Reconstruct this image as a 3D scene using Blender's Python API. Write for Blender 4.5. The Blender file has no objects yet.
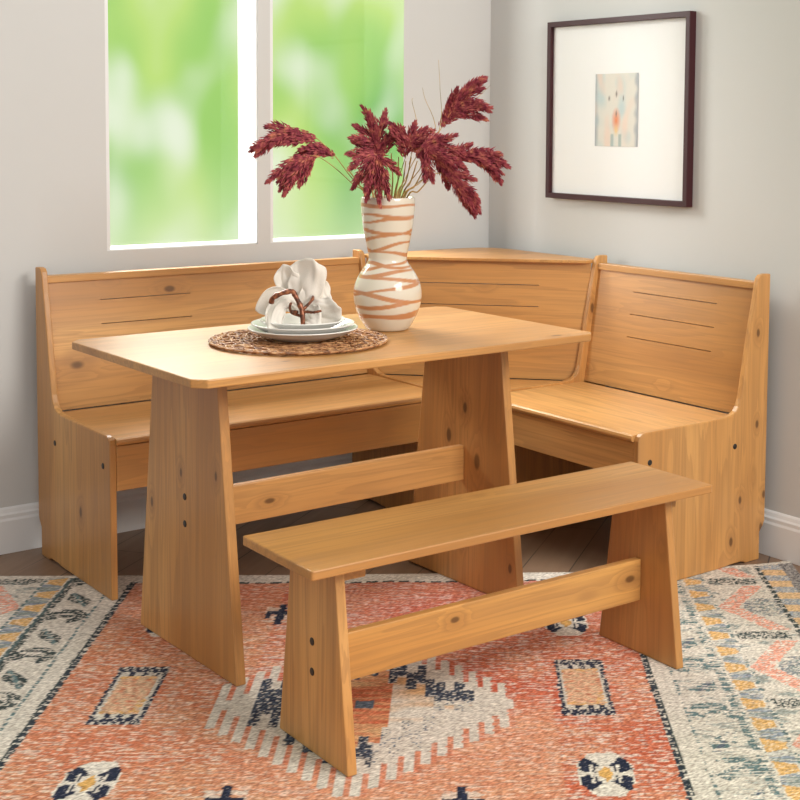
import bpy, bmesh, math, random
from mathutils import Vector, Matrix, noise as mnoise
random.seed(7)
sc = bpy.context.scene
COL = sc.collection

# ------------------------------------------------------------------ camera
cam_d = bpy.data.cameras.new('camera'); cam = bpy.data.objects.new('camera', cam_d); COL.objects.link(cam)
cam_d.sensor_width = 36.0; cam_d.lens = 1369.9/800*36
cam_d.shift_x = (400-506.87)/800; cam_d.shift_y = (228.35-400)/800
cr = Vector((0.77884212, -0.62713275, 0.01046306)); cu = Vector((0.03731163, 0.06297687, 0.99731728))
cf = Vector((0.62610925, 0.77636231, -0.07244839))
m = Matrix.Identity(4)
for i in range(3):
    m[i][0] = cr[i]; m[i][1] = cu[i]; m[i][2] = -cf[i]
m.translation = (-3.1934, -4.058, 1.3022)
cam.matrix_world = m
sc.camera = cam
cam_d.clip_start = 0.05

# ------------------------------------------------------------------ colour management
sc.view_settings.view_transform = 'Standard'; sc.view_settings.look = 'None'
sc.view_settings.gamma = 1.0; sc.view_settings.use_curve_mapping = False
sc.view_settings.exposure = 0.0

# ------------------------------------------------------------------ node helpers
def srgb(r, g, b):
    f = lambda c: (c/255/12.92) if c/255 <= .04045 else ((c/255+.055)/1.055)**2.4
    return (f(r), f(g), f(b), 1.0)
class NT:
    def __init__(s, tree): s.t = tree
    def n(s, typ, ins=None, **kw):
        nd = s.t.nodes.new(typ)
        for k, v in kw.items(): setattr(nd, k, v)
        for k, v in (ins or {}).items(): s.set(nd, k, v)
        return nd
    def set(s, nd, k, v):
        sock = nd.inputs[k]
        if isinstance(v, bpy.types.NodeSocket): s.t.links.new(v, sock)
        elif isinstance(v, bpy.types.Node): s.t.links.new(v.outputs[0], sock)
        else: sock.default_value = v
    def math(s, op, a, b=0.0, c=None, clamp=False):
        nd = s.n('ShaderNodeMath', {0: a, 1: b}, operation=op, use_clamp=clamp)
        if c is not None: s.set(nd, 2, c)
        return nd.outputs[0]
    def mix(s, fac, a, b, blend='MIX'):
        nd = s.n('ShaderNodeMix', data_type='RGBA', blend_type=blend)
        s.set(nd, 0, fac); s.set(nd, 6, a); s.set(nd, 7, b)
        return nd.outputs[2]
    def ramp(s, fac, stops, interp='LINEAR'):
        nd = s.n('ShaderNodeValToRGB'); cr_ = nd.color_ramp; cr_.interpolation = interp
        while len(cr_.elements) < len(stops): cr_.elements.new(.5)
        for e, (p, c) in zip(cr_.elements, stops):
            e.position = p; e.color = c if len(c) == 4 else (*c, 1)
        s.set(nd, 0, fac); return nd.outputs[0]
    def smooth(s, v, a, b, lo=0.0, hi=1.0):
        nd = s.n('ShaderNodeMapRange', {0: v, 1: a, 2: b, 3: lo, 4: hi}, interpolation_type='SMOOTHSTEP'); return nd.outputs[0]
def material(name):
    mt = bpy.data.materials.new(name); mt.use_nodes = True
    t = NT(mt.node_tree); b = mt.node_tree.nodes['Principled BSDF']
    return mt, t, b

# ------------------------------------------------------------------ world: out-of-focus garden beyond the window, soft pale daylight elsewhere
w = bpy.data.worlds.new('daylight'); sc.world = w; w.use_nodes = True
wt = NT(w.node_tree); bg = w.node_tree.nodes['Background']
tc = wt.n('ShaderNodeTexCoord'); gen = tc.outputs['Generated']
sep = wt.n('ShaderNodeSeparateXYZ', {0: gen})
mp = wt.n('ShaderNodeMapping', {0: gen, 3: (17, 17, 8.5), 1: (3.3, 1.7, .6)})
n1 = wt.n('ShaderNodeTexNoise', {'Vector': mp.outputs[0], 'Scale': 1.0, 'Detail': 1.2, 'Roughness': .45})
mp2 = wt.n('ShaderNodeMapping', {0: gen, 3: (26, 26, 15), 1: (8.1, 4.4, 2.6)})
n2 = wt.n('ShaderNodeTexNoise', {'Vector': mp2.outputs[0], 'Scale': 1.0, 'Detail': .6})
green = wt.ramp(n1.outputs[0], [(.28, srgb(128, 190, 100)), (.42, srgb(164, 212, 114)), (.55, srgb(192, 225, 126)), (.70, srgb(218, 236, 172))])
pale = wt.smooth(n2.outputs[0], .42, .78, 0, .95)
green = wt.mix(pale, green, srgb(236, 244, 222))
low = wt.smooth(sep.outputs[2], -.115, .00, .62, 0)
green = wt.mix(low, green, srgb(222, 238, 196))
side = wt.smooth(sep.outputs[1], .15, .35)
dirn = wt.n('ShaderNodeVectorMath', {0: gen, 1: (.45, -.85, .22)}, operation='DOT_PRODUCT').outputs['Value']
room = wt.smooth(dirn, -.5, 1.0)
roomc = wt.mix(room, (.42, .415, .405, 1), (1.46, 1.42, 1.36, 1))
WORLD_ROOM = .80; WORLD_GARDEN = 1.02
roomc = wt.mix(1.0, roomc, (WORLD_ROOM,)*3+(1,), 'MULTIPLY')
green = wt.mix(1.0, green, (WORLD_GARDEN,)*3+(1,), 'MULTIPLY')
wt.set(bg, 'Color', wt.mix(side, roomc, green)); bg.inputs['Strength'].default_value = 1.0

# ------------------------------------------------------------------ lights
def area(name, loc, target, sx, sy, power, color=(1, 1, 1)):
    l = bpy.data.lights.new(name, 'AREA'); l.shape = 'RECTANGLE'; l.size = sx; l.size_y = sy; l.energy = power; l.color = color
    o = bpy.data.objects.new(name, l); COL.objects.link(o); o.location = loc
    o.rotation_euler = (Vector(target)-Vector(loc)).to_track_quat('-Z', 'Y').to_euler(); return o
area('sky_light_outside_window', (-1.2, 2.2, 3.0), (-1.35, -.4, .6), 2.4, 1.4, 330, (1, .98, .95))
area('sky_light_outside_left', (-3.6, 1.25, 2.0), (-.2, -.5, 1.2), 1.8, 1.6, 200, (1, .99, .97))
area('room_daylight_right', (-.6, -4.6, 2.6), (-1.1, -.9, .5), 1.8, 1.4, 120, (1, .95, .88))

# ------------------------------------------------------------------ mesh helpers
class MB:
    def __init__(s): s.v = []; s.f = []; s.smooth = False
    def add(s, vs, fs):
        o = len(s.v); s.v += [tuple(v) for v in vs]; s.f += [tuple(i+o for i in f) for f in fs]; return s
    def box(s, x0, x1, y0, y1, z0, z1):
        return s.add([(x, y, z) for x in (x0, x1) for y in (y0, y1) for z in (z0, z1)],
                     [(0, 1, 3, 2), (4, 6, 7, 5), (0, 4, 5, 1), (2, 3, 7, 6), (0, 2, 6, 4), (1, 5, 7, 3)])
    def prism(s, poly, fn, a, b):          # poly: list of 2D points; fn(p, q, h) -> 3D
        n = len(poly); vs = [fn(p, q, a) for p, q in poly]+[fn(p, q, b) for p, q in poly]
        return s.add(vs, [tuple(range(n))[::-1], tuple(range(n, 2*n))]+[(i, (i+1) % n, n+(i+1) % n, n+i) for i in range(n)])
    def tube(s, pts, rad, seg=6, cap=True):
        pts = [Vector(p) for p in pts]; n = len(pts)
        if not hasattr(rad, '__len__'): rad = [rad]*n
        prev = None; vs = []
        for i, p in enumerate(pts):
            d = (pts[min(i+1, n-1)]-pts[max(i-1, 0)])
            d = d.normalized() if d.length > 1e-9 else Vector((0, 0, 1))
            if prev is None: a = d.orthogonal().normalized()
            else:
                a = prev-d*prev.dot(d); a = a.normalized() if a.length > 1e-6 else d.orthogonal().normalized()
            prev = a; b = d.cross(a)
            vs += [p+(a*math.cos(2*math.pi*k/seg)+b*math.sin(2*math.pi*k/seg))*rad[i] for k in range(seg)]
        fs = [(i*seg+k, i*seg+(k+1) % seg, (i+1)*seg+(k+1) % seg, (i+1)*seg+k) for i in range(n-1) for k in range(seg)]
        if cap: fs += [tuple(range(seg))[::-1], tuple((n-1)*seg+k for k in range(seg))]
        return s.add(vs, fs)
    def lathe(s, prof, seg=64, c=(0, 0, 0)):
        n = len(prof); vs = []
        for r, z in prof: vs += [(c[0]+r*math.cos(2*math.pi*k/seg), c[1]+r*math.sin(2*math.pi*k/seg), c[2]+z) for k in range(seg)]
        fs = [(i*seg+k, i*seg+(k+1) % seg, (i+1)*seg+(k+1) % seg, (i+1)*seg+k) for i in range(n-1) for k in range(seg)]
        fs += [tuple(range(seg))[::-1], tuple((n-1)*seg+k for k in range(seg))]
        return s.add(vs, fs)
    def build(s, name, mat, parent=None, bevel=0, smooth=False, fix=True):
        me = bpy.data.meshes.new(name); me.from_pydata(s.v, [], s.f)
        if fix:
            bm = bmesh.new(); bm.from_mesh(me); bmesh.ops.recalc_face_normals(bm, faces=bm.faces); bm.to_mesh(me); bm.free()
        if smooth: me.polygons.foreach_set('use_smooth', [True]*len(me.polygons))
        me.update(); o = bpy.data.objects.new(name, me); COL.objects.link(o)
        if mat: me.materials.append(mat)
        if parent: o.parent = parent
        if bevel:
            b = o.modifiers.new('bevel', 'BEVEL'); b.width = bevel; b.segments = 2; b.limit_method = 'ANGLE'; b.angle_limit = math.radians(40)
        return o
def tag(o, label, cat, group=None, kind=None):
    o['label'] = label; o['category'] = cat
    if group: o['group'] = group
    if kind: o['kind'] = kind
    return o
def struct(o): o['kind'] = 'structure'; return o
def thing(name, label, cat, loc=(0, 0, 0), rz=0, group=None):
    o = bpy.data.objects.new(name, None); COL.objects.link(o); o.location = loc; o.rotation_euler = (0, 0, rz); o.empty_display_size = .1
    return tag(o, label, cat, group)

# ------------------------------------------------------------------ materials
def plain(name, col, rough=.6, spec=.5, bump=0, bscale=200, coat=0):
    mt, t, b = material(name); b.inputs['Roughness'].default_value = rough; b.inputs['Specular IOR Level'].default_value = spec
    tcx = t.n('ShaderNodeTexCoord')
    nz = t.n('ShaderNodeTexNoise', {'Vector': tcx.outputs['Object'], 'Scale': 6.0, 'Detail': 4.0})
    c = t.mix(t.math('MULTIPLY', nz.outputs[0], .12), col, (col[0]*.82, col[1]*.82, col[2]*.82, 1))
    t.set(b, 'Base Color', c)
    if coat: b.inputs['Coat Weight'].default_value = coat
    if bump:
        n = t.n('ShaderNodeTexNoise', {'Vector': tcx.outputs['Object'], 'Scale': bscale, 'Detail': 3.0})
        bp = t.n('ShaderNodeBump', {'Height': n.outputs[0], 'Strength': bump, 'Distance': .002}); t.set(b, 'Normal', bp)
    return mt
def pine(name, axis, tint=(1, 1, 1), knots=()):
    """honey coloured lacquered pine, grain along axis 0/1/2 of the part"""
    mt, t, b = material(name)
    tcx = t.n('ShaderNodeTexCoord'); oi = t.n('ShaderNodeObjectInfo')
    off = t.n('ShaderNodeCombineXYZ', {0: t.math('MULTIPLY', oi.outputs['Random'], 37.0), 1: t.math('MULTIPLY', oi.outputs['Random'], 91.0), 2: t.math('MULTIPLY', oi.outputs['Random'], 53.0)})
    P = t.n('ShaderNodeVectorMath', {0: tcx.outputs['Object'], 1: off.outputs[0]}, operation='ADD').outputs[0]
    def mapped(al, ac):
        sca = [ac]*3; sca[axis] = al
        return t.n('ShaderNodeMapping', {0: P, 3: tuple(sca)}).outputs[0]
    warp = t.n('ShaderNodeTexNoise', {'Vector': mapped(1.3, 4.0), 'Scale': 1.0, 'Detail': 2.0})
    broad = t.n('ShaderNodeTexNoise', {'Vector': mapped(.7, 12.0), 'Scale': 1.0, 'Detail': 3.0, 'Distortion': .7})
    vor = t.n('ShaderNodeTexVoronoi', {'Vector': mapped(4.0, 9.0), 'Scale': 1.0, 'Randomness': .9}, feature='F1')
    keep = t.math('GREATER_THAN', t.n('ShaderNodeSeparateColor', {0: vor.outputs['Color']}).outputs[0], .52)
    kd = vor.outputs['Distance']
    halo = t.math('MULTIPLY', t.smooth(kd, .30, .06), keep)
    knot = t.math('MULTIPLY', t.smooth(kd, .09, .05), keep)
    for kx, ky, kz, kr in knots:                 # knots where the photographed board has them
        dv = t.n('ShaderNodeVectorMath', {0: tcx.outputs['Object'], 1: (kx, ky, kz)}, operation='SUBTRACT').outputs[0]
        sk = [1/kr]*3; sk[axis] = .55/kr
        ln = t.n('ShaderNodeVectorMath', {0: t.n('ShaderNodeMapping', {0: dv, 3: tuple(sk)}).outputs[0]}, operation='LENGTH').outputs['Value']
        ln = t.math('ADD', ln, t.math('MULTIPLY', t.math('SUBTRACT', warp.outputs[0], .5), 1.2))
        knot = t.math('MAXIMUM', knot, t.smooth(ln, 1.15, .55)); halo = t.math('MAXIMUM', halo, t.smooth(ln, 4.0, .9))
    # growth rings: value from broad noise bent round the knots
    ringv = t.math('ADD', t.math('MULTIPLY', broad.outputs[0], 7.0), t.math('ADD', t.math('MULTIPLY', halo, 1.6), t.math('MULTIPLY', warp.outputs[0], 3.0)))
    ring = t.math('FRACT', ringv)
    ringm = t.math('MULTIPLY', t.smooth(ring, .25, .95), t.smooth(ring, 1.0, .95))
    fine = t.n('ShaderNodeTexNoise', {'Vector': mapped(4.0, 160.0), 'Scale': 1.0, 'Detail': 3.0})
    mid = t.n('ShaderNodeTexNoise', {'Vector': mapped(1.2, 34.0), 'Scale': 1.0, 'Detail': 3.0})
    tone = t.n('ShaderNodeTexNoise', {'Vector': mapped(.7, 5.0), 'Scale': 1.0, 'Detail': 1.0})
    c = t.ramp(tone.outputs[0], [(.30, (.46*tint[0], .212*tint[1], .062*tint[2])), (.50, (.58*tint[0], .287*tint[1], .090*tint[2])), (.72, (.67*tint[0], .364*tint[1], .126*tint[2]))])
    c = t.mix(t.math('MULTIPLY', ringm, .40), c, (.37, .18, .062, 1))
    c = t.mix(t.smooth(mid.outputs[0], .48, .70, 0, .36), c, (.38, .19, .068, 1))
    c = t.mix(t.smooth(fine.outputs[0], .46, .72, 0, .34), c, (.33, .16, .055, 1))
    c = t.mix(t.math('MULTIPLY', halo, .38), c, (.34, .155, .05, 1))
    c = t.mix(t.math('MULTIPLY', knot, .78), c, (.085, .036, .014, 1))
    t.set(b, 'Base Color', c)
    b.inputs['Roughness'].default_value = .35; b.inputs['Specular IOR Level'].default_value = .5
    bp = t.n('ShaderNodeBump', {'Height': t.math('ADD', fine.outputs[0], t.math('MULTIPLY', mid.outputs[0], .5)), 'Strength': .10, 'Distance': .001}); t.set(b, 'Normal', bp)
    return mt
PX, PY, PZ = pine('honey_pine_lengthwise', 0), pine('honey_pine_crosswise', 1), pine('honey_pine_upright', 2)
P_PANEL_R = pine('honey_pine_knotty_panel', 2, knots=[(-.042, -1.358, .699, .008), (-.038, -1.358, .421, .007), (-.107, -1.358, .199, .008), (-.143, -1.358, .078, .009), (.0, -1.358, .20, .007)])
P_PANEL_L = pine('honey_pine_streaked_panel', 2, knots=[(-1.728, -.326, .203, .010)])
P_TLEG = pine('honey_pine_knotty_leg', 2, knots=[(-.441, .018, .45, .008), (-.441, -.162, .477, .009), (-.441, .181, .342, .008), (.415, -.015, .511, .010), (.415, .059, .42, .012), (.415, -.071, .367, .014), (.415, -.22, .099, .008)])
P_STR = pine('honey_pine_knotty_stretcher', 0, (1.04, 1.03, .9), knots=[(.413, -.011, .196, .010), (-.117, -.011, .208, .008)])
P_BACK = pine('honey_pine_knotty_back', 0, knots=[(-1.635, -.08, .581, .016), (-1.522, -.05, .830, .010), (-1.32, -.04, .787, .013)])
M_wall = plain('pale_grey_wall_paint', srgb(204, 204, 202), .85, .2, .06, 350)
M_trim = plain('white_trim_paint', srgb(226, 227, 227), .45, .4)
M_bolt = plain('dark_bolt_metal', srgb(38, 32, 28), .4, .5)
M_white = plain('white_glazed_stoneware', srgb(232, 230, 226), .22, .5)
M_frame = plain('dark_mahogany_frame', srgb(60, 25, 30), .45, .3)
M_mat = plain('white_mount_board', srgb(232, 232, 231), .7, .2)
M_ring = None

# ------------------------------------------------------------------ setting
WX, WY = .05, .075              # planes of the two walls
H = 2.75
# left wall (behind the long seat) with two openings
B = MB(); T = .137
wx0, wx1, wx2, wx3 = -1.476, -.944, -.896, -.349; wz0, wz1 = .905, 2.30
B.box(-6.0, wx0, WY, WY+T, 0, H); B.box(wx1, wx2, WY, WY+T, wz0, wz1); B.box(wx0, WX+T, WY, WY+T, 0, wz0); B.box(wx0, WX+T, WY, WY+T, wz1, H)
B.prism([(wx3, WY), (WX+T, WY), (WX+T, WY+T), (wx3+.16, WY+T)], lambda p, q, h: (p, q, h), wz0, wz1)
struct(B.build('wall_left', M_wall))
struct(MB().box(WX, WX+T, -6.0, WY, 0, H).build('wall_right', M_wall))

# floor: dark planks
mt, t, b = material('dark_plank_floor')
tcx = t.n('ShaderNodeTexCoord'); rot = t.n('ShaderNodeMapping', {0: tcx.outputs['Object'], 2: (0, 0, math.radians(-36))})
br = t.n('ShaderNodeTexBrick', {'Vector': rot.outputs[0], 'Color1': (.17, .105, .066, 1), 'Color2': (.25, .158, .100, 1), 'Mortar': (.02, .014, .011, 1), 'Scale': 1.0, 'Mortar Size': .002, 'Brick Width': 1.3, 'Row Height': .14})
st_ = t.n('ShaderNodeMapping', {0: rot.outputs[0], 3: (3, 40, 1)})
gn = t.n('ShaderNodeTexNoise', {'Vector': st_.outputs[0], 'Scale': 1.0, 'Detail': 5.0})
t.set(b, 'Base Color', t.mix(t.smooth(gn.outputs[0], .35, .75, 0, .6), br.outputs[0], (.29, .19, .125, 1)))
b.inputs['Roughness'].default_value = .42
struct(MB().box(-6.0, WX+T, -6.0, WY+T, -.06, 0).build('floor', mt))

# baseboards: profile (distance from wall, height)
bp_ = [(0, 0), (.016, 0), (.016, .100), (.013, .108), (.013, .118), (.009, .124), (.006, .134), (.002, .140), (0, .140)]
struct(MB().prism(bp_, lambda d, z, h: (h, WY-d, z), -6.0, WX-.016).build('baseboard_left', M_trim, bevel=.001))
struct(MB().prism(bp_, lambda d, z, h: (WX-d, h, z), -6.0, WY-.016).build('baseboard_right', M_trim, bevel=.001))

# windows: reveal lined in white (daylight brightness put into its colour), slim sash frame, glass
mg, t, b = material('window_glass')
nt = mg.node_tree; out = nt.nodes['Material Output']
gl = t.n('ShaderNodeBsdfGlossy', {'Roughness': .02}); tr = t.n('ShaderNodeBsdfTransparent')
fr = t.n('ShaderNodeFresnel', {'IOR': 1.45})
geo = t.n('ShaderNodeNewGeometry')
mx = t.n('ShaderNodeMixShader', {0: t.math('MULTIPLY', t.math('MULTIPLY', fr.outputs[0], .7), t.math('SUBTRACT', 1.0, geo.outputs['Backfacing']))}); nt.links.new(tr.outputs[0], mx.inputs[1]); nt.links.new(gl.outputs[0], mx.inputs[2])
nt.links.new(mx.outputs[0], out.inputs[0])
def window(n, x0, x1, splay):
    k = .012; y0, y1 = WY+.003, WY+.130
    B = MB()
    B.box(x0, x0+k, y0, y1, wz0, wz1)                                            # left lining
    if not splay: B.box(x1-.004, x1-.0005, y0, y1, wz0, wz1)
    B.box(x0+k, x1-.001, y0, y1, wz0-.001, wz0+.004)                                  # sill board
    B.box(x0+k, x1-.001, y0, y1, wz1-k, wz1)
    o = struct(B.build('window_%d' % n, M_trim))
    xe = x1 + (.10 if splay else 0)
    g = MB().box(x0+.002, xe-.002, y1+.002, y1+.006, wz0+.001, wz1-.001).build('glass', mg, o)
    return o
window(1, wx0, wx1, False); window(2, wx2, wx3, True)

# ------------------------------------------------------------------ rug
RS = Vector((.79864, -.60182)); RT = Vector((.60182, .79864)); RO = Vector((-1.2, -1.2))
def rug_back(s):
    pts = [(-1.5, .417), (-1.19, .42), (-.33, .429), (.51, .456), (.78, .483), (1.03, .53), (1.13, .562)]
    for (a, va), (b_, vb) in zip(pts, pts[1:]):
        if s <= b_: return va+(vb-va)*(s-a)/(b_-a)
    return pts[-1][1]
def nz(x, y, z=0): return mnoise.noise(Vector((x, y, z)))
IV = Vector(srgb(222, 214, 202)[:3]); IV2 = Vector(srgb(204, 197, 184)[:3])
CORAL = Vector(srgb(202, 108, 74)[:3]); CORAL2 = Vector(srgb(198, 82, 52)[:3]); PEACH = Vector(srgb(222, 164, 128)[:3]); RUST = Vector(srgb(176, 84, 72)[:3])
NAVY = Vector(srgb(36, 44, 66)[:3]); SLATE = Vector(srgb(92, 104, 118)[:3]); TEAL = Vector(srgb(98, 122, 124)[:3]); DKG = Vector(srgb(56, 68, 68)[:3])
GOLD = Vector(srgb(220, 172, 100)[:3]); TAN = Vector(srgb(214, 170, 124)[:3]); BLUE = Vector(srgb(98, 124, 150)[:3]); PINK = Vector(srgb(226, 162, 140)[:3])
SC_ = -.107                                                      # centre line of the rug
def lerp(a, b, f): return a+(b-a)*f
def clamp(x, a=0.0, b=1.0): return max(a, min(b, x))
def flower(ds, dt):
    # small octagonal rosette: ivory ground, gold heart, butterfly pairs of navy leaves
    a, b = abs(ds)/.056, abs(dt)/.094
    if a+b*.92 > 1.42 or max(a, b) > 1.0: return None
    if a*1.25+b < .38: return GOLD
    if .16 < a < .92 and .07 < b < .74 and b < a*.85+.22 and b > a*.42-.22 and not (.44 < a < .54 and b < .42) and not (a < .36 and b < .34): return NAVY
    return IV
def square(ds, dt, seed):
    a, b = abs(ds), abs(dt)
    if a > .059 or b > .160: return None
    if a > .0495: return NAVY if (dt*46) % 1 < .86 else IV2
    if b > .146: return NAVY if (ds*52+.2) % 1 < .62 else IV2
    if b > .128: return NAVY if (ds*52) % 1 < .90 else IV2
    if b > .104: return NAVY if (ds*36) % 1 < .50 and abs(ds) < .042 else IV2
    if a > .043: return IV2
    f = nz(ds*60+seed, dt*90, seed)
    if (abs(dt) > .088 or (dt < -.03 and ds > .026)) and f > .05: return lerp(GOLD, TAN, .3)
    return lerp(lerp(TAN, IV, .25), CORAL, clamp(.22+f))
def motif(u, v, X):
    # hooked leaves of the border, u across in 0..1, v along the rug
    p = (v/.118) % 2.3; c = 0
    r = math.hypot(u-.46, p-.62); an = math.atan2(p-.62, u-.46)
    if .20 < r < .45 and not (-1.9 < an < -.7): c = 1
    if abs(p-.62) < .09 and .30 < u < .62: c = 1
    w_ = 1-abs(p-1.70)/.46
    if w_ > 0 and abs((u-.46)-.55*(p-1.70)) < .24*w_+.04: c = 1 if abs((u-.46)-.55*(p-1.70)) > .06 else 2
    if u > .87: c = 1
    return c
def rug_col(s, t):
    g1 = nz(s*9, t*28, 1); g2 = nz(s*45, t*190, 2); g3 = nz(s*3.1, t*3.7, 3); g4 = nz(s*130, t*150, 4); g5 = nz(s*14, t*70, 9); g6 = nz(s*26, t*210, 14)
    tb = rug_back(s)
    js = .005*nz(s*30, t*90, 5); jt = .005*nz(s*80, t*30, 6)
    X = s+js-SC_; A = abs(X); T_ = t+jt
    top = tb-.072+.018*nz(s*7, 0, 8)-.004
    right = X > 0
    if A < .683 and T_ < top:
        f = clamp(.46+g1*.8+g6*.75)
        base = lerp(PEACH, CORAL, f)
        deep = clamp(.25+g3*1.5+g5*.6+(.38 if A > .44 else 0))
        base = lerp(base, CORAL2, deep*.70)
        if g6 > .20 or g2 > .24: base = lerp(base, IV, clamp((max(g6-.20, g2-.24))*5, 0, .75))
        if g4 < -.26: base = lerp(base, RUST, .45)
        if g6 < -.30: base = lerp(base, RUST, .30)
        if g1 > .36 and g5 > .05: base = lerp(base, IV, .5)
        if -.25 < X < .45 and T_ < -.40: base = lerp(base, PEACH, .42*clamp((-.40-T_)*8))
        if T_ > -.05: base = lerp(base, RUST, .36*clamp((T_+.05)*6))
        if X < -.25 : base = lerp(base, TAN, .22)
        col = base
        for cs, ct in ((.535, -.808), (-.495, -.838), (.517, .042), (-.515, .042)):
            r_ = flower(X-cs-(T_-ct)*(.0 if cs > 0 else .06), T_-ct)
            if r_ is not None: col = r_
        for cs, ct, sd in ((.527, -.372, 3), (-.515, -.410, 7)):
            r_ = square(X-cs, T_-ct, sd)
            if r_ is not None: col = r_ if g4 < .33 or r_ is not NAVY else IV2
        for cs, ct in ((-.240, .105), (.235, .105), (.245, -.935), (-.215, -.925)):
            dx, dt = abs(X-cs), T_-ct
            if dx < .048 and abs(dt) < .085:
                if (dx < .010 and abs(dt) < .075) or (dx < .038 and abs(dt-.012) < .014) or (.026 < dx < .040 and -.03 < dt < .025): col = NAVY
                elif dx < .042 and abs(dt) < .055 and g5 > -.2: col = lerp(col, IV, .65)
        # stepped medallion
        Xm, Tm = s-SC_-.024+js*.3, t+.470+jt
        pitch = .0335; q = Xm/pitch; ci = math.floor(q); fx = q-ci; cx = abs((ci+.5)*pitch)
        if cx < .335:
            hh = max(.445-cx*1.02, .11)
            comb = hh if fx < .60 else hh-.095-.03*nz(ci*3.3, 1, 1)
            if abs(Tm) < comb: col = lerp(IV, IV2, clamp(.45+.7*g1+.4*g6))
            elif abs(Tm) < hh: col = lerp(col, CORAL2, .25)
            p2 = .0225; c_i = math.floor(Xm/p2); c2 = abs((c_i+.5)*p2)
            if c2 < .255:
                hb = .255-c2*.92; jit = .030*(1 if c_i % 2 else -1)*(1 if Tm > 0 else -1)
                faded = Xm > .035 and Tm < .02
                d = abs(abs(Tm)-hb-jit*(1 if Tm > 0 else -1))
                half_ = .052+.012*nz(c_i*2.7, 3, 2)
                if c2 > .150: d = abs(Tm-jit*1.1-.02); half_ = .105-.30*abs(c2-.20)
                if Xm > 0 and c2 > .150: d = abs(Tm-jit*.8-.035); half_ = .065
                if d < half_:
                    if faded:
                        if g4 > .26 and d < .045: col = SLATE
                    elif nz(c_i*1.9, math.copysign(4, Tm), 6) > -.42: col = IV2 if g4 > .27 else lerp(NAVY, SLATE, clamp(.35+g4*1.4))
                elif abs(Tm) < hb-.03:
                    if Xm > .06: col = lerp(IV, TAN, clamp(.30+Tm*5+g1))
                    else: col = lerp(TAN, CORAL, clamp(.30+g5*.9+(.45 if abs(Tm) < .10 and c2 < .10 else 0)))
                    if abs(Tm) < .02 and c2 < .03: col = SLATE
    else:
        col = lerp(IV, IV2, clamp(.40+g1*.7+g6*.5))
        wear = nz(s*16, t*30, 21)+.5*nz(s*60, t*160, 22)
        keep = wear < (.22 if right else .50) and g6 < (.16 if right else .34)
        if .683 <= A < .696 and T_ < top+.02:
            if (t*30+g1*.6) % 1 < .80 and g4 < .35: col = lerp(DKG, NAVY, .5)
        elif A < .70 and T_ < top+.012:
            if (s*22) % 1 < .7: col = DKG
        elif A >= .742 and T_ < tb-.02:
            if A < .75:
                if (t*40) % 1 < .72 and keep: col = TEAL
            elif A < .868:
                m_ = motif((A-.75)/.118, t+(.05 if right else -.02), X)
                if m_ and keep and g4 > (-.22 if not right else -.34): col = (DKG if m_ == 1 else TEAL) if not right else (TEAL if m_ == 1 else SLATE)
                elif right and wear < -.12 and g6 < 0: col = lerp(col, TEAL, .5)
            elif A < .878:
                if not right or g6 < -.1: col = TEAL
                if not right: col = lerp(col, DKG, .5)
            elif A < .938:
                k = (t/.105) % 1; q = (A-.878)/.060; d = abs(k-.5)*2
                if .10 < q < .92 and d < .70-q*.45 : col = lerp(GOLD, IV, .45 if g4 > .2 else .08)
                elif d > .42 and q > .1: col = lerp(BLUE if g5 > .05 else TEAL, IV, .25 if keep else .75)
            elif A < .947:
                if (t*30) % 1 < .7 and keep: col = TEAL
            elif A < 1.115:
                k = (t/.42+.12) % 1; q = (A-.947)/.168; e = abs(k-.5)*2
                if abs(q-(.15+.75*e)) < .17 and e < .82: col = PINK if g4 > -.28 and g6 < .25 else IV
                elif math.hypot(q-.78, (k-.5)*2.3) < .38 and g4 > -.08 and g6 < .2: col = lerp(SLATE if g5 > -.1 else TEAL, IV, .15)
                elif abs(q-.45) < .42 and e > .88 and g4 > .0: col = DKG
                elif wear < -.35: col = lerp(col, TEAL, .6)
            elif A < 1.13:
                if (t*26) % 1 < .8 and g4 > -.3: col = DKG
            elif A < 1.195:
                k = (t/.10) % 1; col = lerp(GOLD, IV, .3) if abs(k-.5) < .26 else lerp(BLUE if g4 > -.1 else IV2, IV, .3)
            else: col = lerp(NAVY, IV, clamp(.35+.5*g4))
    col = col*(.94+.30*g4+.26*g2+.12*g6)
    return (max(0, col[0]), max(0, col[1]), max(0, col[2]), 1)
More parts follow.
